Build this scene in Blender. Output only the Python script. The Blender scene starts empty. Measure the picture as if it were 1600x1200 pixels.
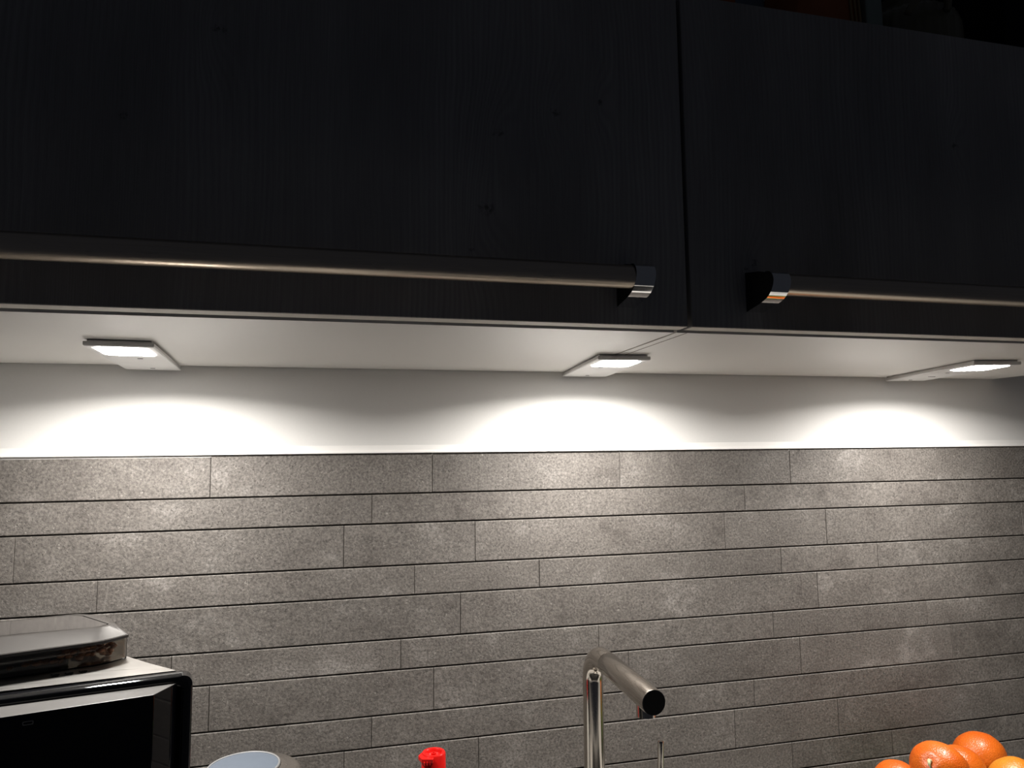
import bpy, bmesh, math, random
from mathutils import Vector, Matrix
random.seed(7)
S = bpy.context.scene
COL = S.collection
PI = math.pi

# ------------------------------------------------------------------ camera
cam = bpy.data.cameras.new('camera'); co = bpy.data.objects.new('camera', cam); COL.objects.link(co)
cam.sensor_width = 36; cam.sensor_fit = 'HORIZONTAL'; cam.lens = 36 * 1106.32 / 1600; cam.clip_start = 0.02
Rv = Vector((0.97143547, -0.23701137, -0.01177825)); Uv = Vector((-0.01180374, -0.09783282, 0.99513286))
Fv = Vector((0.2370101, 0.96656834, 0.0978359))
m = Matrix((Rv, Uv, -Fv)).transposed().to_4x4(); m.translation = Vector((0, -1.048776, -0.003871))
co.matrix_world = m
S.camera = co
# ------------------------------------------------------------------ light
w = bpy.data.worlds.new('world'); S.world = w; w.use_nodes = True
w.node_tree.nodes['Background'].inputs[0].default_value = (0.74, 0.80, 1.0, 1)
w.node_tree.nodes['Background'].inputs[1].default_value = 0.0185
LED = 3.6          # watts of each under-cabinet lamp
SPREAD = math.radians(161)
S.view_settings.view_transform = 'Standard'; S.view_settings.look = 'None'
S.view_settings.gamma = 1; S.view_settings.use_curve_mapping = False
S.view_settings.exposure = 0.0

# ------------------------------------------------------------------ material helpers
class N:
    """small node-graph writer"""
    def __init__(s, name):
        s.m = bpy.data.materials.new(name); s.m.use_nodes = True
        s.t = s.m.node_tree; s.b = s.t.nodes['Principled BSDF']
    def new(s, typ, **kw):
        n = s.t.nodes.new(typ)
        for k, v in kw.items(): setattr(n, k, v)
        return n
    def put(s, sock, v):
        if isinstance(v, bpy.types.NodeSocket): s.t.links.new(v, sock)
        elif v is not None: sock.default_value = v
    def math(s, op, a, b=None, c=None, clamp=False):
        n = s.new('ShaderNodeMath', operation=op, use_clamp=clamp)
        s.put(n.inputs[0], a); s.put(n.inputs[1], b); s.put(n.inputs[2], c)
        return n.outputs[0]
    def ramp(s, f, pts):
        n = s.new('ShaderNodeValToRGB'); s.put(n.inputs[0], f); e = n.color_ramp.elements
        while len(e) < len(pts): e.new(0.5)
        for i, (p, c) in enumerate(pts):
            e[i].position = p; e[i].color = (c, c, c, 1) if isinstance(c, (int, float)) else (*c, 1)
        return n.outputs[0]
    def noise(s, vec, scale, detail=3, rough=.55, w=None, out=0):
        n = s.new('ShaderNodeTexNoise')
        if w is not None: n.noise_dimensions = '4D'; s.put(n.inputs['W'], w)
        s.put(n.inputs['Vector'], vec); n.inputs['Scale'].default_value = scale
        n.inputs['Detail'].default_value = detail; n.inputs['Roughness'].default_value = rough
        return n.outputs[out]
    def obj(s): return s.new('ShaderNodeTexCoord').outputs['Object']
    def mapping(s, vec, scale=(1, 1, 1), loc=(0, 0, 0), rot=(0, 0, 0)):
        n = s.new('ShaderNodeMapping'); s.put(n.inputs[0], vec)
        n.inputs[1].default_value = loc; n.inputs[2].default_value = rot; n.inputs[3].default_value = scale
        return n.outputs[0]
    def mix(s, f, a, b, mode='MIX'):
        n = s.new('ShaderNodeMix', data_type='RGBA', blend_type=mode)
        s.put(n.inputs[0], f); s.put(n.inputs[6], a); s.put(n.inputs[7], b)
        return n.outputs[2]
    def bump(s, h, strength=.3, dist=.001):
        n = s.new('ShaderNodeBump'); n.inputs['Strength'].default_value = strength
        n.inputs['Distance'].default_value = dist; s.put(n.inputs['Height'], h)
        s.t.links.new(n.outputs[0], s.b.inputs['Normal'])
    def set(s, **kw):
        for k, v in kw.items(): s.put(s.b.inputs[k.replace('_', ' ')], v)
        return s

def plain(name, col, rough=.5, metal=0, spec=.5, grain=None, gs=60, bump=0):
    n = N(name); n.set(Roughness=rough, Metallic=metal, Specular_IOR_Level=spec)
    o = n.obj()
    f = n.noise(o, gs, 3)
    d = .06 if grain is None else grain
    c = n.mix(f, tuple(x * (1 - d) for x in col) + (1,), tuple(min(1, x * (1 + d)) for x in col) + (1,))
    n.set(Base_Color=c)
    if bump: n.bump(f, bump, .001)
    return n.m

def mat_tile():
    n = N('stone_tile'); o = n.obj()
    oi = n.new('ShaderNodeObjectInfo').outputs['Random']
    r = n.math('MULTIPLY', oi, 37.0)
    cloud = n.noise(n.mapping(o, (1, 1, 1.3)), 11, 6, .62, r)
    mid = n.noise(n.mapping(o, (1, 1, 1.6)), 45, 4, .6, r)
    fine = n.noise(o, 300, 3, .7, r)
    grit = n.noise(o, 900, 1, .5, r)
    vo = n.new('ShaderNodeTexVoronoi', feature='F1'); vo.inputs['Scale'].default_value = 240
    n.put(vo.inputs['Vector'], n.mapping(n.mix(.012, o, n.noise(o, 200, 2, .5, None, 1)), (1, 1, 1.5)))
    fleck = n.ramp(vo.outputs['Distance'], [(.16, 1), (.30, 0)])
    gate = n.ramp(n.noise(o, 120, 2, .5, r), [(.56, 0), (.66, 1)])
    fleck = n.math('MULTIPLY', fleck, gate)
    pit = n.ramp(n.noise(o, 330, 3, .65, r), [(.30, 1), (.40, 0)])
    base = n.mix(n.ramp(cloud, [(.32, 0), (.68, 1)]), (.108, .096, .086, 1), (.149, .135, .122, 1))
    patch = n.math('MULTIPLY', n.ramp(cloud, [(.55, 0), (.68, 1)]), n.ramp(mid, [(.42, 0), (.58, 1)]))
    base = n.mix(n.math('MULTIPLY', patch, .5), base, (.27, .25, .232, 1))
    dark = n.math('MULTIPLY', n.ramp(cloud, [(.34, 1), (.45, 0)]), n.ramp(mid, [(.42, 1), (.56, 0)]))
    base = n.mix(n.math('MULTIPLY', dark, .35), base, (.055, .047, .042, 1))
    base = n.mix(1.0, base, n.ramp(fine, [(.32, .55), (.68, 1.48)]), 'MULTIPLY')
    base = n.mix(1.0, base, n.ramp(grit, [(.25, .86), (.75, 1.14)]), 'MULTIPLY')
    base = n.mix(n.math('MULTIPLY', fleck, .75), base, (.36, .335, .30, 1))
    base = n.mix(n.math('MULTIPLY', pit, .65), base, (.035, .030, .027, 1))
    # sparse hairline scratches
    v2 = n.new('ShaderNodeTexVoronoi', feature='DISTANCE_TO_EDGE', voronoi_dimensions='4D')
    v2.inputs['Scale'].default_value = 6; n.put(v2.inputs['Vector'], n.mapping(o, (1, 1, .45))); n.put(v2.inputs['W'], r)
    line = n.math('MULTIPLY', n.ramp(v2.outputs['Distance'], [(.0, 1), (.006, 0)]), n.ramp(n.noise(o, 7, 2, .5, r), [(.60, 0), (.66, 1)]))
    base = n.mix(n.math('MULTIPLY', line, .35), base, (.27, .25, .225, 1))
    tone = n.math('MULTIPLY_ADD', oi, .16, .92)
    hs = n.new('ShaderNodeHueSaturation'); n.put(hs.inputs['Color'], base); n.put(hs.inputs['Value'], tone)
    n.set(Base_Color=hs.outputs[0], Roughness=.62, Specular_IOR_Level=.35)
    h = n.math('ADD', n.math('MULTIPLY', fine, .8), n.math('MULTIPLY', pit, -.7))
    h = n.math('ADD', h, n.math('MULTIPLY', mid, .8))
    n.bump(h, .6, .0015)
    return n.m

def mat_wood(knots, seed):
    """limed knotty pine laminate; knots = [(x, z, radius)] in the door's own metres"""
    n = N('limed_pine'); o = n.obj()
    sep = n.new('ShaderNodeSeparateXYZ'); n.put(sep.inputs[0], o); X, Z = sep.outputs[0], sep.outputs[2]
    warp = n.noise(n.mapping(o, (3, 3, 1.1), (seed, 0, 0)), 3, 3, .5)
    u = n.math('ADD', X, n.math('MULTIPLY', warp, .035))
    mask = None
    for (kx, kz, kr) in knots:
        dx = n.math('SUBTRACT', X, kx); dz = n.math('SUBTRACT', Z, kz)
        q = n.math('ADD', n.math('POWER', n.math('DIVIDE', dx, kr * 2.2), 2), n.math('POWER', n.math('DIVIDE', dz, kr * 5), 2))
        g = n.math('EXPONENT', n.math('MULTIPLY', q, -1))
        u = n.math('ADD', u, n.math('MULTIPLY', g, kr * 2.4))
        q2 = n.math('ADD', n.math('POWER', n.math('DIVIDE', dx, kr), 2), n.math('POWER', n.math('DIVIDE', dz, kr * .8), 2))
        k = n.math('EXPONENT', n.math('MULTIPLY', q2, -1.5))
        mask = k if mask is None else n.math('MAXIMUM', mask, k)
    s1 = n.math('SINE', n.math('MULTIPLY', u, 1150))
    s2 = n.math('SINE', n.math('MULTIPLY', u, 430))
    grain = n.noise(n.mapping(o, (900, 900, 14)), 1, 3, .6)
    ring = n.math('MULTIPLY_ADD', s1, .25, .5)
    ring = n.math('ADD', ring, n.math('MULTIPLY', s2, .12))
    zone = n.ramp(n.noise(n.mapping(o, (9, 9, 1.2), (seed * 3, 0, 0)), 1, 2), [(.42, 0), (.6, 1)])
    f = n.math('ADD', n.math('MULTIPLY', n.math('MULTIPLY', ring, zone), .5), n.math('MULTIPLY', grain, .75), clamp=True)
    c = n.mix(f, (.215, .205, .20, 1), (.40, .39, .385, 1))
    cl = n.noise(n.mapping(o, (6, 6, 2), (seed, 2, 0)), 1, 4, .6)
    c = n.mix(1.0, c, n.ramp(cl, [(.3, .8), (.7, 1.12)]), 'MULTIPLY')
    km = n.math('MULTIPLY', mask, n.ramp(n.noise(o, 230, 4, .7), [(.4, .15), (.6, 1)]))
    c = n.mix(n.ramp(km, [(.25, 0), (.75, .6)]), c, (.05, .042, .04, 1))
    n.set(Base_Color=c, Roughness=.6, Specular_IOR_Level=.2)
    n.bump(f, .35, .0008)
    return n.m

def mat_brushed(name, col, axis=0, rough=.28, scale=900, bump=.05):
    n = N(name); o = n.obj()
    sc = [scale] * 3; sc[axis] = scale / 60
    f = n.noise(n.mapping(o, tuple(sc)), 1, 2, .5)
    n.set(Base_Color=n.mix(f, tuple(x * .85 for x in col) + (1,), tuple(min(1, x * 1.1) for x in col) + (1,)), Metallic=1.0)
    n.set(Roughness=n.math('MULTIPLY_ADD', f, .15, rough - .07))
    n.bump(f, bump, .0004)
    return n.m

M = {}
M['tile'] = mat_tile()
M['wall'] = plain('white_wall_paint', (.78, .765, .74), .85, 0, .2, .02, 300, .08)
M['grout'] = plain('grey_grout', (.16, .145, .13), .9, 0, .2, .12, 200)
M['trim'] = plain('white_sealant', (.86, .84, .81), .55, 0, .3, .02)
M['carcass'] = plain('white_melamine', (.86, .84, .805), .36, 0, .5, .015, 900, .04)
M['edge'] = plain('cream_edge_band', (.66, .62, .56), .5, 0, .3, .03)
M['dark_gap'] = plain('dark_seam', (.10, .06, .045), .8, 0, .2)
M['worktop'] = plain('worktop_laminate', (.56, .54, .51), .45, 0, .4, .2, 40)
M['chrome'] = plain('polished_chrome', (.80, .80, .80), .07, 1)
M['steel'] = mat_brushed('brushed_steel', (.60, .52, .43), 0, .30)
M['tap_steel'] = mat_brushed('tap_steel', (.60, .555, .50), 2, .13, 900, .0)
M['deck_steel'] = mat_brushed('deck_steel', (.62, .60, .57), 0, .30)
M['alu'] = plain('satin_aluminium', (.62, .61, .60), .45, .85)
M['lamp_white'] = plain('lamp_face', (.74, .73, .72), .5, .2)
M['black_gloss'] = plain('black_gloss', (.006, .006, .007), .06, 0, .6)
M['black_glass'] = plain('black_glass', (.002, .002, .003), .04, 0, .35)
M['black_matt'] = plain('black_matt', (.012, .012, .012), .5, 0, .3)
M['grey_top'] = plain('grey_top_edge', (.11, .105, .10), .4, 0, .3)
M['red'] = plain('red_plastic', (.60, .007, .005), .3, 0, .5, .04)
M['red_dark'] = plain('white_bottle', (.70, .70, .68), .35, 0, .5, .04)
M['disc'] = plain('blue_grey_plastic', (.105, .125, .155), .5, 0, .4, .05, 120)
M['bean'] = plain('roasted_bean', (.30, .13, .06), .35, 0, .5, .4, 90)
M['mark'] = plain('dark_print', (.010, .010, .010), .9, 0, .0)
M['print'] = plain('grey_print', (.20, .20, .20), .5, 0, .2)
M['terracotta'] = plain('brown_wicker', (.30, .10, .04), .8, 0, .2, .3, 30)
M['wicker_rib'] = plain('straw_cane', (.26, .19, .09), .7, 0, .2, .2, 60)
M['jug'] = plain('olive_glaze', (.13, .12, .08), .4, 0, .4, .2, 20)
M['pale_tin'] = plain('pale_green_tin', (.22, .27, .24), .4, 0, .4)
M['blue_tin'] = plain('slate_blue_tin', (.16, .20, .25), .5, 0, .4)
M['anthracite'] = plain('anthracite_card', (.004, .004, .007), .7, 0, .1)
M['bowl'] = plain('green_glaze', (.10, .16, .05), .3, 0, .5)
M['stem'] = plain('pale_stem', (.52, .50, .28), .6)
M['green_fruit'] = plain('green_skin', (.20, .34, .06), .35, 0, .5, .1, 30)

def mat_orange(name, a, b):
    n = N(name); o = n.obj()
    c = n.mix(n.ramp(n.noise(o, 22, 3), [(.35, 0), (.7, 1)]), (*a, 1), (*b, 1))
    vo = n.new('ShaderNodeTexVoronoi'); vo.inputs['Scale'].default_value = 420; n.put(vo.inputs['Vector'], o)
    n.set(Base_Color=c, Roughness=.36, Specular_IOR_Level=.5, Subsurface_Weight=.08)
    n.b.inputs['Subsurface Radius'].default_value = (.01, .004, .001)
    h = n.math('ADD', n.ramp(vo.outputs['Distance'], [(.0, 0), (.5, 1)]), n.math('MULTIPLY', n.noise(o, 60, 3), 2.2))
    n.bump(h, .35, .0009)
    return n.m
M['orange'] = mat_orange('orange_peel', (.58, .098, .005), (.64, .135, .010))
M['mandarin'] = mat_orange('yellow_orange_peel', (.62, .19, .012), (.66, .25, .022))

n = N('led_diffuser'); n.set(Base_Color=(1, 1, 1, 1), Emission_Color=(1.0, .965, .92, 1), Emission_Strength=50.0); M['led'] = n.m
def mat_glass(name, tint, rough=.03, alpha_t=1.0):
    n = N(name); n.set(Base_Color=(*tint, 1), Roughness=rough, Transmission_Weight=alpha_t, IOR=1.45)
    return n.m
M['smoke'] = mat_glass('smoked_clear_plastic', (.78, .75, .70), .03)
M['smoke_lid'] = plain('smoked_lid_plastic', (.040, .037, .035), .07, 0, 1.0)
M['jar_glass'] = mat_glass('smoky_glass', (.62, .60, .58), .06)

# ------------------------------------------------------------------ mesh helpers
def link(name, bm, mats, parent=None, loc=None, smooth=False, bevel=0, seg=2):
    bmesh.ops.recalc_face_normals(bm, faces=bm.faces[:])
    me = bpy.data.meshes.new(name); bm.to_mesh(me); bm.free()
    for x in (mats if isinstance(mats, (list, tuple)) else [mats]): me.materials.append(x)
    o = bpy.data.objects.new(name, me); COL.objects.link(o)
    if loc is not None: o.location = loc
    if parent: o.parent = parent
    if smooth:
        for p in me.polygons: p.use_smooth = True
    if bevel:
        md = o.modifiers.new('bevel', 'BEVEL'); md.width = bevel; md.segments = seg; md.limit_method = 'ANGLE'; md.angle_limit = .6
        md.harden_normals = False
    return o
def empty(name, loc=(0, 0, 0), rz=0):
    o = bpy.data.objects.new(name, None); COL.objects.link(o); o.location = loc; o.rotation_euler = (0, 0, rz)
    o.empty_display_size = .03
    return o
def tag(o, label, cat, group=None, kind=None):
    if label: o['label'] = label
    if cat: o['category'] = cat
    if group: o['group'] = group
    if kind: o['kind'] = kind
    return o
def box(bm, x0, x1, y0, y1, z0, z1, mi=0):
    v = [bm.verts.new(p) for p in ((x0, y0, z0), (x1, y0, z0), (x1, y1, z0), (x0, y1, z0), (x0, y0, z1), (x1, y0, z1), (x1, y1, z1), (x0, y1, z1))]
    fs = [bm.faces.new([v[i] for i in q]) for q in ((0, 3, 2, 1), (4, 5, 6, 7), (0, 1, 5, 4), (1, 2, 6, 5), (2, 3, 7, 6), (3, 0, 4, 7))]
    for f in fs: f.material_index = mi
    return fs
def prism(bm, pts, a, b, axis='z', top=None):
    """extrude outline pts between a and b along axis; top = other outline at b"""
    def P(p, t): return {'z': (p[0], p[1], t), 'x': (t, p[0], p[1]), 'y': (p[0], t, p[1])}[axis]
    lo = [bm.verts.new(P(p, a)) for p in pts]; hi = [bm.verts.new(P(p, b)) for p in (top or pts)]
    bm.faces.new(lo[::-1]); bm.faces.new(hi)
    k = len(pts)
    for i in range(k): bm.faces.new((lo[i], lo[(i + 1) % k], hi[(i + 1) % k], hi[i]))
def rounded(pts, r, seg=5):
    """round the corners of a closed outline; r a number or a list"""
    out = []; k = len(pts)
    for i in range(k):
        p = Vector(pts[i]); a = Vector(pts[i - 1]) - p; b = Vector(pts[(i + 1) % k]) - p
        rr = r[i] if isinstance(r, (list, tuple)) else r
        if rr <= 0: out.append(tuple(p)); continue
        rr = min(rr, a.length * .45, b.length * .45)
        s, e = p + a.normalized() * rr, p + b.normalized() * rr
        for j in range(seg + 1):
            t = j / seg; q = s * (1 - t) ** 2 + p * 2 * t * (1 - t) + e * t * t
            out.append((q.x, q.y))
    return out
def tube(bm, path, r, seg=28, cap=True):
    rings = []; k = len(path); ref = None
    for i, p in enumerate(path):
        p = Vector(p)
        d = (Vector(path[min(i + 1, k - 1)]) - Vector(path[max(i - 1, 0)])).normalized()
        if ref is None:
            ref = Vector((1, 0, 0)) if abs(d.x) < .9 else Vector((0, 0, 1))
        u = (ref - d * ref.dot(d)).normalized(); ref = u; v = d.cross(u)
        rr = r[i] if isinstance(r, (list, tuple)) else r
        rings.append([bm.verts.new(p + (u * math.cos(2 * PI * j / seg) + v * math.sin(2 * PI * j / seg)) * rr) for j in range(seg)])
    for a, b in zip(rings, rings[1:]):
        for j in range(seg): bm.faces.new((a[j], a[(j + 1) % seg], b[(j + 1) % seg], b[j]))
    if cap: bm.faces.new(rings[0][::-1]); bm.faces.new(rings[-1])
    return rings
def lathe(bm, prof, seg=40, closed=False):
    rings = []
    for (r, z) in prof:
        if r < 1e-6: rings.append([bm.verts.new((0, 0, z))])
        else: rings.append([bm.verts.new((r * math.cos(2 * PI * j / seg), r * math.sin(2 * PI * j / seg), z)) for j in range(seg)])
    pairs = list(zip(rings, rings[1:])) + ([(rings[-1], rings[0])] if closed else [])
    for a, b in pairs:
        for j in range(seg):
            k = (j + 1) % seg
            if len(a) == 1 and len(b) == 1: continue
            if len(a) == 1: bm.faces.new((a[0], b[k], b[j]))
            elif len(b) == 1: bm.faces.new((a[j], a[k], b[0]))
            else: bm.faces.new((a[j], a[k], b[k], b[j]))
def autosmooth(o, ang=.7):
    for p in o.data.polygons: p.use_smooth = True
    bm = bmesh.new(); bm.from_mesh(o.data)
    for e in bm.edges:
        if len(e.link_faces) == 2 and e.calc_face_angle(0) > ang: e.smooth = False
    bm.to_mesh(o.data); bm.free(); return o

# ------------------------------------------------------------------ setting
ZB = 0.1218          # underside of the wall cabinets
ZC = -0.60           # top of the worktop
YD = -0.4034         # door fronts
X0, X1 = -1.05, 1.95
bm = bmesh.new()
prism(bm, [(.12, -.66), (.006, -.66), (.006, -.004), (0, -.004), (0, .0), (0, 1.5), (.12, 1.5)], X0, X1, 'x')
bm.faces.ensure_lookup_table()
wall = link('wall_back', bm, [M['wall'], M['grout']])
for p in wall.data.polygons:
    c = p.center
    if abs(c.y - .006) < 1e-4 and c.z < 0: p.material_index = 1
wall['kind'] = 'structure'

# strip tiles: alternating 60 mm and 42.5 mm courses, joints where the wall has them
WR, NR = .060, .0425
def rep(vals, step=.6):
    s = set()
    for v in vals:
        k = v
        while k > X0: k -= step
        while k < X1:
            if k > X0 + .02: s.add(round(k, 4))
            k += step
    return sorted(s)
rows = [rep([.1345, .430]), rep([.0476]), rep([.009, .198]), rep([.109, .296]), rep([.1757]), rep([.0896, .3885]),
        rep([.1365, .4365]), rep([.0495]), rep([.0125, .2014]), rep([.1128, .3025]), rep([.1757])]
z = 0.0; ntile = 0
for i, js in enumerate(rows):
    h = WR if i % 2 == 0 else NR
    zt = z - (.0008 if i else .0010); zb_ = z - h + .0011
    if zb_ < ZC: zb_ = ZC + .001
    xs = [X0] + js + [X1]
    for a, b in zip(xs, xs[1:]):
        bm = bmesh.new(); L = (b - a) / 2 - .00028; H = (zt - zb_) / 2
        dy = random.uniform(-.0005, .0003); c = .0009
        # chamfered face: back outline, front outline, inner front
        back = [(-L, -H), (L, -H), (L, H), (-L, H)]
        f1 = back; e = .0004; f2 = [(-L + e, -H + c), (L - e, -H + c), (L - e, H - c), (-L + e, H - c)]
        A = [bm.verts.new((p[0], .0058, p[1])) for p in back]
        B = [bm.verts.new((p[0], dy + c, p[1])) for p in f1]
        C = [bm.verts.new((p[0], dy, p[1])) for p in f2]
        bm.faces.new(A)
        for P, Q in ((A, B), (B, C)):
            for j in range(4): bm.faces.new((P[j], P[(j + 1) % 4], Q[(j + 1) % 4], Q[j]))
        bm.faces.new(C[::-1])
        o = link('tile', bm, M['tile'], wall, ((a + b) / 2, 0, (zt + zb_) / 2)); ntile += 1
    z -= h

# white sealant ledge along the top of the tiles
bm = bmesh.new(); prism(bm, [(-.0006, .0105), (-.0022, .0035), (-.0045, .0005), (-.0045, -.0008), (-.0006, -.0008)], X0, X1, 'x')
o = link('trim_1', bm, M['trim']); o['kind'] = 'structure'

# worktop under the frame, carrying everything that stands in front of the tiles
wt = bmesh.new()
SX0, SX1, SY0, SY1 = .060, .640, -.560, -.150          # cut-out for the sink
oo = [(X0, -.62), (X1, -.62), (X1, -.001), (X0, -.001)]; ii = [(SX0, SY0), (SX1, SY0), (SX1, SY1), (SX0, SY1)]
Vo = [[wt.verts.new((*p, zz)) for p in pp] for pp, zz in ((oo, ZC), (ii, ZC), (ii, ZC - .038), (oo, ZC - .038))]
for A, B in zip(Vo, Vo[1:] + Vo[:1]):
    for k in range(4): wt.faces.new((A[k], A[(k + 1) % 4], B[(k + 1) % 4], B[k]))
wt = tag(link('worktop', wt, M['worktop'], bevel=.003), 'grey laminate kitchen worktop running below the strip-tiled wall', 'worktop')

# sink let into the worktop in front of the tap
sk = tag(empty('sink', ((SX0 + SX1) / 2, (SY0 + SY1) / 2, ZC)), 'dark composite sink let into the worktop in front of the tap', 'sink')
hx, hy = (SX1 - SX0) / 2 - .001, (SY1 - SY0) / 2 - .001
def rc(a, b, r): return rounded([(-a, -b), (a, -b), (a, b), (-a, b)], r, 5)
bm = bmesh.new()
SL = [(rc(hx + .012, hy + .012, .02), .0005), (rc(hx + .010, hy + .010, .02), .0030), (rc(hx - .006, hy - .006, .03), .0030), (rc(hx - .010, hy - .010, .03), -.002),
      (rc(hx - .016, hy - .016, .04), -.175), (rc(hx - .06, hy - .06, .03), -.190), (rc(hx - .06, hy - .06, .03), -.195), (rc(hx - .010, hy - .010, .04), -.180), (rc(hx - .002, hy - .002, .03), .0005)]
Lp = [[bm.verts.new((x, y, zz)) for x, y in pp] for pp, zz in SL]
for A, B in zip(Lp, Lp[1:] + Lp[:1]):
    for k in range(len(A)): bm.faces.new((A[k], A[(k + 1) % len(A)], B[(k + 1) % len(A)], B[k]))
bm.faces.new(Lp[5]); bm.faces.new(Lp[6])
M['granite'] = plain('dark_composite', (.035, .034, .033), .5, 0, .3, .2, 300)
autosmooth(link('basin', bm, M['granite'], sk))
bm = bmesh.new(); bmesh.ops.create_cone(bm, cap_ends=True, segments=32, radius1=.045, radius2=.042, depth=.004, matrix=Matrix.Translation((0, 0, -.1875)))
link('drain', bm, M['steel'], sk)

# ------------------------------------------------------------------ wall cabinets
def bracket(bm, x0, x1, y=YD):
    """end bracket of a bar handle: round nose, flat top, hollow swept underside"""
    yc, zc, r = -.4400, .1585, .0122
    pts = [(y + .0005, .181), (yc + .012, .1762), (yc + .004, .1738)]
    for k in range(9):
        a = math.radians(80 + k * 12.5)
        pts.append((yc + r * math.cos(a), .1620 + .0112 * math.sin(a)))
    pts += [(yc - .0115, .1585), (yc - .0100, .1555), (yc - .0075, .1520), (yc - .0040, .1490), (yc + .0002, .1465), (yc + .0060, .1446),
            (yc + .0125, .1432), (yc + .0200, .1420), (yc + .0290, .1408), (y + .0005, .1392)]
    prism(bm, pts, x0, x1, 'x')
def make_cabinet(name, label, x0, x1, knots, seed, grp, hx0, hx1, twist):
    root = empty(name, ((x0 + x1) / 2, 0, ZB)); tag(root, label, 'cabinet', grp)
    inv = Vector((-(x0 + x1) / 2, 0, -ZB))
    bm = bmesh.new()
    cx0, cx1 = x0 + .0005, x1 + (.0 if seed == 1 else .0)
    yf = -.3690
    t = .018
    box(bm, cx0, cx0 + t, yf, -.001, ZB, .479); box(bm, cx1 - t, cx1, yf, -.001, ZB, .479)
    box(bm, cx0 + t, cx1 - t, yf, -.001, ZB, ZB + t); box(bm, cx0 + t, cx1 - t, yf, -.001, .479 - t, .479)
    box(bm, cx0 + t, cx1 - t, -.010, -.001, ZB + t, .479 - t); box(bm, cx0 + t, cx1 - t, yf + .03, -.010, .30, .30 + t)
    link('carcass', bm, M['carcass'], root, inv)
    # door leaf
    bm = bmesh.new(); fs = box(bm, x0, x1 - .0015, YD, YD + .0195, ZB, .4812)
    d = link('door', bm, [mat_wood(knots, seed), M['edge']], root, inv, bevel=.0007, seg=1)
    for p in d.data.polygons:
        if p.normal.z < -.9: p.material_index = 1
    bm = bmesh.new(); tube(bm, [(hx0 + .0185, -.4400, .1605), (hx1 - .0185, -.4400, .1605)], .0110, 40)
    autosmooth(link('handle_bar', bm, M['steel'], d))['label'] = 'brushed steel handle bar'
    for (a, b) in ((hx0, hx0 + .0195), (hx1 - .0195, hx1)):
        bm = bmesh.new(); bracket(bm, a, b)
        o = autosmooth(link('handle_bracket', bm, [M['chrome'], M['black_matt']], d), .5)
        o['label'] = 'polished chrome handle end'
        for p in o.data.polygons:
            if abs(p.normal.x) > .9: p.material_index = 1
    return root
K1 = [(-.1845, .2896, .0065), (-.1082, .3787, .009), (.1471, .3066, .0085), (.254, .3498, .006), (.2062, .3345, .008),
      (.1351, .2300, .012), (.1204, .189, .005)]
K2 = [(.4211, .1928, .0075), (.6908, .345, .007), (.412, .186, .004)]
make_cabinet('wall_cabinet', 'dark knotty-pine wall cabinet left of the vertical gap, widest door in view', -.5545, .3440, K1, 1, 'flap-door wall cabinets', -.498, .2860, 0)
make_cabinet('wall_cabinet', 'dark knotty-pine wall cabinet right of the vertical gap, its top edge in view', .3472, 1.1670, K2, 2, 'flap-door wall cabinets', .4100, 1.1080, 0)
# narrow infill strip between underside panels: two hairline seams
for sx in (.3590,):
    bm = bmesh.new(); box(bm, sx - .0005, sx + .0005, -.3688, -.0012, ZB - .0002, ZB + .0001)
    sm = link('seam', bm, M['dark_gap'], [o for o in bpy.data.objects if o.name == 'wall_cabinet.001'][0], (-(.3472 + 1.1670) / 2, 0, -ZB))

# ------------------------------------------------------------------ LED lamps under the cabinets
def make_lamp(front, back, width, label, slots, led_off=(.0, .0)):
    """flat rectangular LED lamp; front / back = centre of its front and back edge"""
    f, b = Vector(front), Vector(back); L = (f - b).length
    rz = math.atan2((b - f).x, (b - f).y) * -1
    root = empty('cabinet_lamp', (b.x, b.y, ZB), rz); tag(root, label, 'lamp', 'flat LED lamps under the wall cabinets')
    W = width / 2; T = .0068
    bm = bmesh.new(); prism(bm, [(-W, -L), (W, -L), (W, 0), (-W, 0)], -T, -.0026)
    prism(bm, [(-W + .003, -L + .003), (W - .003, -L + .003), (W - .003, -.002), (-W + .003, -.002)], -.0026, -.0003)
    link('housing', bm, M['alu'], root, bevel=.0004, seg=1)
    bm = bmesh.new(); prism(bm, [(-W + .0008, -L + .0008), (W - .0008, -L + .0008), (W - .0008, -.0008), (-W + .0008, -.0008)], -T - .0006, -T + .0002)
    link('cover_plate', bm, M['lamp_white'], root)
    hw = .0265; cx = led_off[0]
    pts = rounded([(cx - hw, -L + .006), (cx + hw, -L + .006), (cx + hw, -L + .070), (cx - hw, -L + .070)], .011, 6)
    bm = bmesh.new(); prism(bm, pts, -T - .0012, -T - .0004)
    link('diffuser', bm, M['led'], root)['label'] = 'glowing white diffuser'
    ld = bpy.data.lights.new('lamp_light', 'AREA'); ld.shape = 'RECTANGLE'; ld.size = .053; ld.size_y = .064
    ld.energy = LED; ld.spread = SPREAD; ld.color = (1.0, .965, .92)
    lo_ = bpy.data.objects.new('lamp_light', ld); COL.objects.link(lo_); lo_.parent = root; lo_.location = (cx, -L + .038, -T - .0016)
    for (sx, sy, sl) in slots:
        bm = bmesh.new(); prism(bm, rounded([(sx - sl, sy - .0012), (sx + sl, sy - .0012), (sx + sl, sy + .0012), (sx - sl, sy + .0012)], .0012, 3), -T - .0010, -T - .0005)
        link('screw_slot', bm, M['mark'], root)
make_lamp((-.2282, -.2260), (-.2440, -.0100), .068, 'flat LED lamp under the left cabinet, above the coffee machine', [(.004, -.120, .003), (.002, -.020, .003)])
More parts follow.
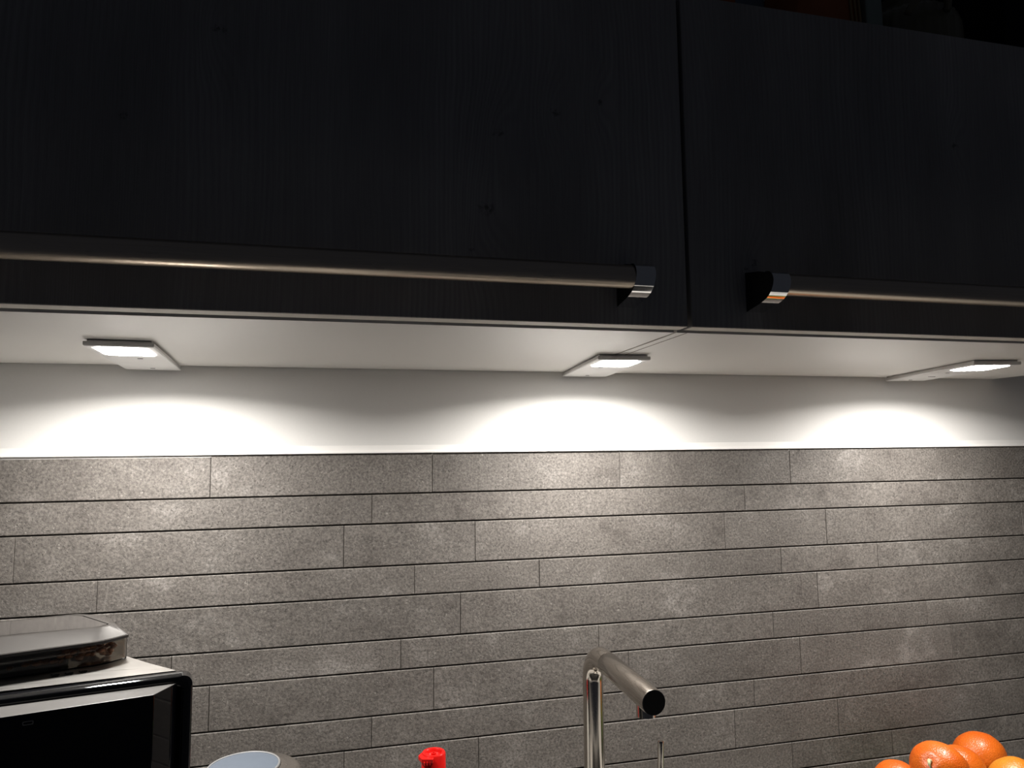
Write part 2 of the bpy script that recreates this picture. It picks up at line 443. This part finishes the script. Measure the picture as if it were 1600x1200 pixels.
make_lamp((.3560, -.2060), (.3720, -.0070), .0705, 'flat LED lamp at the cabinet seam, middle one of the three lamps', [(-.008, -.118, .003), (.0, -.018, .003)])
make_lamp((.9150, -.2370), (.9600, -.0150), .070, 'flat LED lamp under the right cabinet, nearest the right frame edge', [(-.006, -.125, .003), (.004, -.070, .006), (0, -.018, .003)])

# ------------------------------------------------------------------ kitchen tap
TX, TY = .3412, -.100
tap = tag(empty('kitchen_tap', (TX, TY, ZC)), 'brushed steel kitchen tap with a straight round spout pointing forward', 'tap')
def local(o, root): o.location = -Vector(root.location); return o
zt, R_, r_ = -.2750, .038, .0139
path = [(TX, TY, ZC + .05), (TX, TY, -.45), (TX, TY, zt - R_)]
for k in range(1, 13):
    a = k / 12 * PI / 2
    path.append((TX, TY - R_ * (1 - math.cos(a)), zt - R_ + R_ * math.sin(a)))
path.append((TX, TY - .060, zt))
bm = bmesh.new(); tube(bm, path, r_, 40); local(autosmooth(link('riser', bm, M['tap_steel'], tap)), tap)
bm = bmesh.new()
tube(bm, [(TX, TY - .0604, zt), (TX, TY - .061, zt), (TX + .003, -.2880, -.2815), (TX + .003, -.2900, -.2816)], [r_ - .0003, r_ + .0004, r_ + .0004, r_ + .0001], 40)
local(autosmooth(link('spout', bm, M['tap_steel'], tap)), tap)
bm = bmesh.new(); tube(bm, [(TX + .003, -.2898, -.2816), (TX + .003, -.2908, -.2816)], r_ - .0005, 40)
local(autosmooth(link('end_cap', bm, M['black_matt'], tap)), tap)['label'] = 'round end cap, black in place of its shade'  # shade on the spout's end face put in as black colour
bm = bmesh.new(); tube(bm, [(TX + .002, -.2700, -.2845), (TX + .002, -.2700, -.3020)], .0110, 32)
local(autosmooth(link('nozzle', bm, M['tap_steel'], tap)), tap)
bm = bmesh.new(); tube(bm, [(TX, TY, ZC), (TX, TY, ZC + .008), (TX, TY, ZC + .0081), (TX, TY, ZC + .13)], [.0255, .0255, .022, .022], 40)
local(autosmooth(link('base', bm, M['tap_steel'], tap)), tap)
bm = bmesh.new(); tube(bm, [(TX + .018, TY, -.525), (TX + .090, TY, -.525)], .0175, 32)
tube(bm, [(TX + .0835, TY - .022, -.520), (TX + .0800, TY - .038, -.3890), (TX + .0800, TY - .038, -.3865)], [.0042, .0042, .0036], 20)
local(autosmooth(link('lever', bm, M['tap_steel'], tap)), tap)['label'] = 'thin upright steel lever'

# ------------------------------------------------------------------ coffee machine
cm = tag(empty('coffee_machine', (-.27, -.22, ZC)), 'black and steel bean-to-cup coffee machine with a glossy black front', 'coffee machine')
ZD = -.195
body = [(-.140, -.334), (-.172, -.300), (-.203, -.264), (-.262, -.190), (-.300, -.070), (-.455, -.100), (-.425, -.382)]
bm = bmesh.new(); prism(bm, body, ZC + .006, ZD - .002)
local(link('body', bm, M['black_gloss'], cm, bevel=.002), cm)
bm = bmesh.new(); prism(bm, body, ZD - .002, ZD)
local(link('top_deck', bm, M['deck_steel'], cm), cm)['label'] = 'brushed steel top plate'
# the front frame, a rounded black ring standing a little above the deck
org = Vector((-.1240, -.3440)); ux = Vector((-math.cos(.195), -math.sin(.195))); nf = Vector((math.sin(.195), -math.cos(.195)))
def fr(u, d, z): p = org + ux * u + nf * d; return (p.x, p.y, z)
FW = .290
zT, zBt = -.1956, ZC + .015
def ring_pts(i, r): return rounded([(i, zT - i), (FW - i, zT - i), (FW - i, zBt + i), (i, zBt + i)], r, 8)
bm = bmesh.new()
loops = []
for (i, r, d) in ((0, .010, -.012), (0, .010, .0035), (.0015, .010, .005), (.0070, .006, .005), (.0082, .006, .004), (.0082, .006, -.004)):
    loops.append([bm.verts.new(fr(u, d, zz)) for (u, zz) in ring_pts(i, r)])
for a, b in zip(loops, loops[1:] + loops[:1]):
    for j in range(len(a)): bm.faces.new((a[j], a[(j + 1) % len(a)], b[(j + 1) % len(a)], b[j]))
local(autosmooth(link('front_frame', bm, M['black_gloss'], cm), .8), cm)['label'] = 'glossy black rounded front frame'
bm = bmesh.new()
q = ring_pts(.0080, .006)
A = [bm.verts.new(fr(u, -.006, zz)) for (u, zz) in q]; B = [bm.verts.new(fr(u, -.001, zz)) for (u, zz) in q]
bm.faces.new(A); bm.faces.new(B)
for j in range(len(A)): bm.faces.new((A[j], A[(j + 1) % len(A)], B[(j + 1) % len(A)], B[j]))
local(link('frame_infill', bm, M['black_gloss'], cm), cm)
# bulging door: bevelled glossy side, black glass face, light grey top
zdt = -.2010
dpts = [(-.1325, -.3440), (-.1475, -.3800), (-.2500, -.4050), (-.3600, -.4320), (-.3850, -.4300), (-.4020, -.4020)]
bm = bmesh.new(); prism(bm, [(x, y) for x, y in dpts], -.56, zdt)
dd = local(link('front_door', bm, [M['black_glass'], M['grey_top']], cm, bevel=.0006), cm); dd['label'] = 'bulging black glass front panel with a grey top edge'
for p in dd.data.polygons:
    if p.normal.z > .9: p.material_index = 1
# small outlined symbol on the glass
a = Vector((-.2500, -.4050)); b = Vector((-.1475, -.3800)); e = (b - a).normalized(); nn = Vector((e.y, -e.x))
bm = bmesh.new(); lo = []
for k, off in enumerate((0, .0006)):
    lo.append(rounded([(.0145 + off, -.2066 - off), (.0218 - off, -.2066 - off), (.0218 - off, -.2096 + off), (.0145 + off, -.2096 + off)], .001, 3))
V1 = [bm.verts.new((*(a + e * u + nn * .0004), zz)) for u, zz in lo[0]]; V2 = [bm.verts.new((*(a + e * u + nn * .0004), zz)) for u, zz in lo[1]]
for j in range(len(V1)): bm.faces.new((V1[j], V1[(j + 1) % len(V1)], V2[(j + 1) % len(V1)], V2[j]))
o = link('symbol', bm, M['print'], dd)
# three cup pictograms printed on the deck
ee = Vector((.9796, .2011)); en = Vector((-.2011, .9796))
for c in ((-.2415, -.3205), (-.2310, -.3188), (-.2207, -.3160)):
    bm = bmesh.new(); C = Vector(c)
    for poly in ([(-.0026, -.0026), (.0022, -.0026), (.0030, -.0010), (.0030, .0018), (.0010, .0026), (-.0018, .0022), (-.0026, .0006)],
                 [(-.0040, .0018), (-.0026, .0012), (-.0026, .0022), (-.0038, .0034)]):
        prism(bm, [tuple(C + ee * u * 1.0 + en * v * 1.6) for u, v in poly], ZD + .0001, ZD + .0004)
    local(link('pictogram', bm, M['mark'], cm), cm)
# hopper: clear walls, beans, smoked lid
hb = [(-.194, -.280), (-.210, -.299), (-.284, -.3215), (-.345, -.340), (-.405, -.335), (-.425, -.235), (-.262, -.190), (-.246, -.196)]
rr = [.004, .010, 0, .0, .012, .012, .006, .006]
ho = rounded(hb, rr, 5)
def inset(pts, d):
    c = Vector((sum(p[0] for p in pts) / len(pts), sum(p[1] for p in pts) / len(pts)))
    out = []
    for p in pts:
        v = Vector(p) - c; out.append(tuple(c + v * (1 - d / v.length)))
    return out
bm = bmesh.new()
hi_ = inset(ho, .002); k = len(ho)
L = [[bm.verts.new((x, y, z_)) for x, y in pp] for pp, z_ in ((ho, ZD + .0005), (ho, -.1745), (hi_, -.1745), (hi_, ZD + .0015))]
for A, B in zip(L, L[1:]):
    for j in range(k): bm.faces.new((A[j], A[(j + 1) % k], B[(j + 1) % k], B[j]))
bm.faces.new(L[0]); bm.faces.new(L[3])
hp = local(autosmooth(link('bean_hopper', bm, M['smoke'], cm), .6), cm); hp['label'] = 'clear smoked bean container'
bm = bmesh.new()
prism(bm, rounded([(-.240, -.292), (-.290, -.306), (-.380, -.320), (-.400, -.250), (-.272, -.212)], .010, 4), ZD + .002, -.1775)
bl = link('reflection_block', bm, plain('reflection_grey', (.10, .092, .083), .3, 0, .5), hp)  # added inner block, its grey stands for the deck mirrored in the walls
bm = bmesh.new(); rnd = random.Random(3)
def bean(bm, c, s):
    mt = Matrix.Translation(c) @ Matrix.Rotation(rnd.uniform(0, 6.3), 4, 'Z') @ Matrix.Rotation(rnd.uniform(-.9, .9), 4, 'X') @ Matrix.Diagonal((s * 1.0, s * .72, s * .5, 1))
    bmesh.ops.create_icosphere(bm, subdivisions=1, radius=1, matrix=mt)
def inside(p, poly):
    c = False; j = len(poly) - 1
    for i in range(len(poly)):
        a, b = poly[i], poly[j]
        if (a[1] > p[1]) != (b[1] > p[1]) and p[0] < (b[0] - a[0]) * (p[1] - a[1]) / (b[1] - a[1]) + a[0]: c = not c
        j = i
    return c
hin = inset(ho, .0065); lin = [(-.237, -.288), (-.290, -.3022), (-.3765, -.3165), (-.3955, -.252), (-.273, -.216)]
lin = inset(lin, -.0055)
cnt = 0
for _ in range(9000):
    p = (rnd.uniform(-.42, -.19), rnd.uniform(-.34, -.19))
    if not inside(p, hin) or inside(p, lin): continue
    right = p[0] > -.245
    zz = rnd.uniform(ZD + .006, ZD + (.017 if right else .009))
    if cnt < 330: bean(bm, (p[0], p[1], zz), .0042); cnt += 1
bo = link('coffee_beans', bm, M['bean'], hp, smooth=True); bo['kind'] = 'stuff'
# lid: rim, sloping border, flat top with an inset line
rim = rounded([(-.1915, -.2865), (-.2085, -.3075), (-.284, -.3345), (-.345, -.353), (-.412, -.346), (-.436, -.225), (-.258, -.181), (-.240, -.190)], [.003, .010, 0, 0, .014, .014, .006, .006], 5)
flat = rounded([(-.2085, -.2680), (-.2145, -.2795), (-.290, -.2945), (-.345, -.3060), (-.392, -.3000), (-.412, -.240), (-.262, -.207), (-.2485, -.2130)], [.003, .006, 0, 0, .010, .010, .004, .004], 5)
bm = bmesh.new(); k = len(rim)
fin = inset(flat, .006); fin2 = inset(flat, .0078)
L = [[bm.verts.new((x, y, z_)) for x, y in pp] for pp, z_ in ((inset(rim, .002), -.1743), (rim, -.1735), (rim, -.1712), (inset(rim, .0012), -.1705), (flat, -.1645), (inset(flat, .001), -.1643), (fin, -.1643), (inset(flat, .0064), -.1662), (inset(flat, .0074), -.1662), (fin2, -.1643))]
for A, B in zip(L, L[1:]):
    for j in range(k): bm.faces.new((A[j], A[(j + 1) % k], B[(j + 1) % k], B[j]))
bm.faces.new(L[0]); bm.faces.new(L[-1])
local(autosmooth(link('hopper_lid', bm, M['smoke_lid'], cm), .25), cm)['label'] = 'glossy smoked lid with sloping rim'
for (x, y) in ((-.17, -.32), (-.30, -.09), (-.43, -.12), (-.40, -.36)):
    bm = bmesh.new(); bmesh.ops.create_cone(bm, cap_ends=True, segments=16, radius1=.012, radius2=.012, depth=.006, matrix=Matrix.Translation((x, y, ZC + .003)))
    local(link('foot', bm, M['black_matt'], cm), cm)

# ------------------------------------------------------------------ storage canister with a blue-grey disc in its lid
cn = tag(empty('storage_canister', (-.0890, -.2200, ZC)), 'round smoky storage canister with a pale blue-grey disc in its lid', 'canister')
H = -.335 - ZC
bm = bmesh.new(); lathe(bm, [(0, 0), (.050, 0), (.053, .004), (.053, H - .030), (.051, H - .030), (.051, .006), (0, .006)], 48)
autosmooth(link('jar', bm, M['jar_glass'], cn))
n = N('smoky_lid'); n.set(Base_Color=(.075, .066, .058, 1), Roughness=.22, Specular_IOR_Level=.6); M['can_lid'] = n.m
bm = bmesh.new(); lathe(bm, [(0, H - .034), (.050, H - .034), (.050, H - .0285), (.0555, H - .0285), (.0562, H - .012), (.0545, H - .003), (.0490, H + .0005), (.0430, H + .0002), (.0385, H + .003), (.0365, H + .0032), (0, H + .0032)], 64)
ld = autosmooth(link('lid', bm, M['can_lid'], cn), .9); ld['label'] = 'dark smoky domed lid'
bm = bmesh.new(); lathe(bm, [(0, H + .0033), (.0352, H + .0033), (.0356, H + .0048), (.0340, H + .0056), (0, H + .0056)], 56)
dk = autosmooth(link('disc', bm, M['disc'], ld)); dk['label'] = 'pale blue-grey disc'; dk.location = (-.005, .003, 0)
bm = bmesh.new(); lathe(bm, [(.0354, H + .0033), (.0372, H + .0033), (.0374, H + .0052), (.0366, H + .0060), (.0354, H + .0054)], 56, True)
rg = autosmooth(link('disc_ring', bm, plain('light_ring', (.22, .22, .22), .4), ld)); rg.location = (-.005, .003, 0)

# ------------------------------------------------------------------ bottle with the red flip cap
bt = tag(empty('squeeze_bottle', (.1200, -.1250, ZC)), 'bottle with a bright red flip-top cap standing before the tiles', 'bottle')
HB = -.3735 - ZC; G = 1.1
bm = bmesh.new(); lathe(bm, [(0, 0), (.030, 0), (.033, .004), (.033, .13), (.028, .165), (.0165, .190), (.0110, .200), (.0110, HB - .046), (0, HB - .046)], 40)
autosmooth(link('bottle_body', bm, M['red_dark'], bt))
bm = bmesh.new(); lathe(bm, [(0, HB - .0455), (.0142, HB - .0455), (.0135, HB - .0015), (.0125, HB), (.0098, HB), (.0090, HB - .0012), (.0085, HB - .004), (.0030, HB - .004), (.0028, HB - .001), (.0014, HB - .0008), (.0012, HB - .003), (0, HB - .003)], 40)
for v in bm.verts: v.co.x *= G; v.co.y *= G
cp = autosmooth(link('cap', bm, M['red'], bt)); cp['label'] = 'bright red cap'
bm = bmesh.new()
prism(bm, [(-.0030, -.0175), (-.0150, -.0140), (-.0178, -.0030), (-.0128, .0050), (-.0070, .0030), (-.0060, -.0060), (-.0010, -.0110)], HB - .0062, HB - .0012)
for k in range(3): box(bm, -.0130 + k * .0032, -.0118 + k * .0032, -.0172, -.0130, HB - .0085, HB - .0040)
for v in bm.verts: v.co.x *= G; v.co.y *= G
link('flip_tab', bm, M['red'], cp, bevel=.0008)

# ------------------------------------------------------------------ fruit bowl and fruit
bw = tag(empty('fruit_bowl', (.885, -.165, ZC)), 'glazed bowl under the heap of oranges, right of the tap', 'bowl')
bm = bmesh.new(); lathe(bm, [(0, 0), (.060, 0), (.065, .005), (.115, .022), (.156, .058), (.1555, .062), (.113, .027), (.061, .010), (0, .008)], 56)
bo_ = autosmooth(link('bowl_shell', bm, M['bowl'], bw))
def fruit(name, c, rad, label, cat, mat, sq=(1, 1, .94), rot=(0, 0, 0), stem=None, grp='oranges heaped in the bowl', seed=0):
    root = empty(name, c); tag(root, label, cat, grp); root.rotation_euler = Vector(rot).to_track_quat('Z', 'Y').to_euler()
    bm = bmesh.new(); bmesh.ops.create_uvsphere(bm, u_segments=40, v_segments=28, radius=rad)
    rn = random.Random(seed); ph = [rn.uniform(0, 6.28) for _ in range(6)]
    for v in bm.verts:
        d = v.co.normalized(); t = math.acos(max(-1, min(1, d.z)))
        k = 1 + .018 * math.sin(3 * math.atan2(d.y, d.x) + ph[0]) * math.sin(t) + .015 * math.sin(2.2 * d.x + ph[1] + 2 * d.y) - .07 * math.exp(-(t / .22) ** 2)
        k += .008 * math.sin(9 * d.x + ph[2]) * math.sin(8 * d.y + ph[3])
        v.co = Vector((v.co.x * sq[0], v.co.y * sq[1], v.co.z * sq[2])) * k
    link('peel', bm, mat, root, smooth=True)
    bm = bmesh.new()
    zt = rad * sq[2] * .93
    bmesh.ops.create_cone(bm, cap_ends=True, segments=10, radius1=.0032, radius2=.0022, depth=.0045, matrix=Matrix.Translation((0, 0, zt + .0015)))
    if stem:
        tube(bm, [(0, 0, zt + .003), (.001, -.0045, zt + .003), (.003, -.008, zt + .001)], [.0022, .0018, .0010], 8)
    link('stem', bm, M['stem'], root, smooth=True)
    return root
OR = M['orange']
fruit('orange', (.8030, -.2000, -.4385), .0330, 'orange with its pale stem scar facing the camera, leftmost big one', 'fruit', OR, (1.12, 1.0, 1.0), (-.97, -.43, .63), True, seed=1)
fruit('orange', (.8903, -.1450, -.4742), .0340, 'orange wedged in the middle between two higher oranges', 'fruit', OR, (1.06, 1, .95), (.5, .8, -.3), seed=2)
fruit('orange', (.9902, -.0850, -.4890), .0370, 'orange at the back of the heap, nearest the tiles and topmost', 'fruit', OR, (1.02, 1, .98), (.6, .7, -.3), seed=3)
fruit('orange', (.9600, -.1720, -.4890), .0335, 'lighter yellow-orange fruit low at the right edge of the picture', 'fruit', M['mandarin'], (1.08, 1.05, .95), (.3, .9, -.2), seed=4)
fruit('orange', (.7800, -.1500, -.4810), .0335, 'orange low at the left end of the heap, only its top showing', 'fruit', OR, (1.05, 1, .97), (.2, .9, -.4), seed=5)
fruit('orange', (.8400, -.1640, -.5260), .0340, 'orange under the heap, hidden below the front oranges', 'fruit', OR, (1, 1, .95), (.2, .7, -.5), seed=6)
fruit('orange', (.9000, -.2300, -.5250), .0340, 'orange at the front bottom of the bowl', 'fruit', OR, (1, 1, .95), (.6, .2, -.5), seed=7)

# ------------------------------------------------------------------ things on top of the right cabinet
ZT = .4791
def stand(name, loc, label, cat, rz=0): return tag(empty(name, (loc[0], loc[1], ZT), rz), label, cat)
t = stand('storage_basket', (.583, -.300), 'dark brown tapered basket on the right cabinet, beside the pale tin', 'basket')
bm = bmesh.new()
prism(bm, rounded([(-.052, -.045), (.045, -.045), (.045, .045), (-.052, .045)], .006, 3), .0005, .16, 'z', rounded([(-.030, -.038), (.041, -.038), (.041, .040), (-.030, .040)], .006, 3))
link('basket_body', bm, M['terracotta'], t)
for k in range(3):
    bm = bmesh.new(); x = .030 + k * .006
    tube(bm, [(x, -.0465, .002), (x - .002, -.0395, .158)], .0014, 8); link('cane', bm, M['wicker_rib'], t)
t = stand('tin', (.6505, -.3250), 'narrow pale green tin between the brown basket and the ribbed jug', 'tin')
bm = bmesh.new(); prism(bm, rounded([(-.0125, -.0150), (.0125, -.0150), (.0125, .0150), (-.0125, .0150)], .003, 3), .0005, .17)
link('tin_body', bm, M['pale_tin'], t)
bm = bmesh.new(); prism(bm, rounded([(-.0132, -.0157), (.0132, -.0157), (.0132, .0157), (-.0132, .0157)], .003, 3), .171, .182); link('tin_lid', bm, M['pale_tin'], t)
t = stand('storage_tin', (.525, -.235), 'slate blue tin standing left of the brown basket', 'tin')
bm = bmesh.new(); prism(bm, rounded([(-.040, -.03), (.022, -.03), (.022, .03), (-.040, .03)], .005, 3), .0005, .17); link('tin_body', bm, M['blue_tin'], t)
bm = bmesh.new(); prism(bm, rounded([(-.0408, -.0308), (.0228, -.0308), (.0228, .0308), (-.0408, .0308)], .005, 3), .171, .185); link('tin_lid', bm, M['blue_tin'], t)
t = stand('carton', (.440, -.2750), 'low brown carton at the left end of the things on the cabinet', 'box')
bm = bmesh.new(); prism(bm, [(-.045, -.04), (.030, -.04), (.030, .04), (-.045, .04)], .0005, .115); link('carton_body', bm, M['terracotta'], t, bevel=.001)
bm = bmesh.new(); prism(bm, [(-.046, -.041), (-.008, -.041), (-.008, .041), (-.046, .041)], .1155, .117); link('flap', bm, M['terracotta'], t)
bm = bmesh.new(); prism(bm, [(-.007, -.041), (.031, -.041), (.031, .041), (-.007, .041)], .1155, .117); link('flap', bm, M['terracotta'], t)
# ribbed jug
t = stand('ribbed_jug', (.7350, -.3000), 'dark ribbed jug with a looped handle, on the right cabinet', 'jug')
bm = bmesh.new(); seg = 96; prof = [(.052, .0005), (.060, .006), (.063, .03), (.063, .062), (.0585, .078), (.047, .089), (.034, .094), (.032, .104), (.036, .112), (.033, .112), (.029, .103), (.030, .094), (0, .090)]
rings = []
for (r, zz) in prof:
    if r == 0: rings.append([bm.verts.new((0, 0, zz))]); continue
    g = .0014 if .003 < zz < .09 else 0
    rings.append([bm.verts.new(((r + g * math.cos(32 * 2 * PI * j / seg)) * math.cos(2 * PI * j / seg), (r + g * math.cos(32 * 2 * PI * j / seg)) * math.sin(2 * PI * j / seg), zz)) for j in range(seg)])
for A, B in zip(rings, rings[1:]):
    for j in range(seg):
        q = (j + 1) % seg
        if len(B) == 1: bm.faces.new((A[j], A[q], B[0]))
        else: bm.faces.new((A[j], A[q], B[q], B[j]))
bm.faces.new(rings[0]); link('jug_body', bm, M['jug'], t, smooth=True)
bm = bmesh.new(); tube(bm, [(-.028 + .030 * math.cos(a), -.058 - .004 - .016 * math.sin(a), .058 + .022 * math.sin(a * 1.0 + .3)) for a in [PI * k / 14 for k in range(15)]], .0045, 14)
link('jug_handle', bm, M['jug'], t, smooth=True)
t = stand('storage_box', (.930, -.235), 'black lidded box at the right end of the cabinet top', 'box')
bm = bmesh.new(); box(bm, -.105, .205, -.13, .12, .0005, .215); link('box_body', bm, M['anthracite'], t, bevel=.002)
bm = bmesh.new(); box(bm, -.107, .212, -.132, .122, .216, .250); link('box_lid', bm, M['anthracite'], t, bevel=.002)
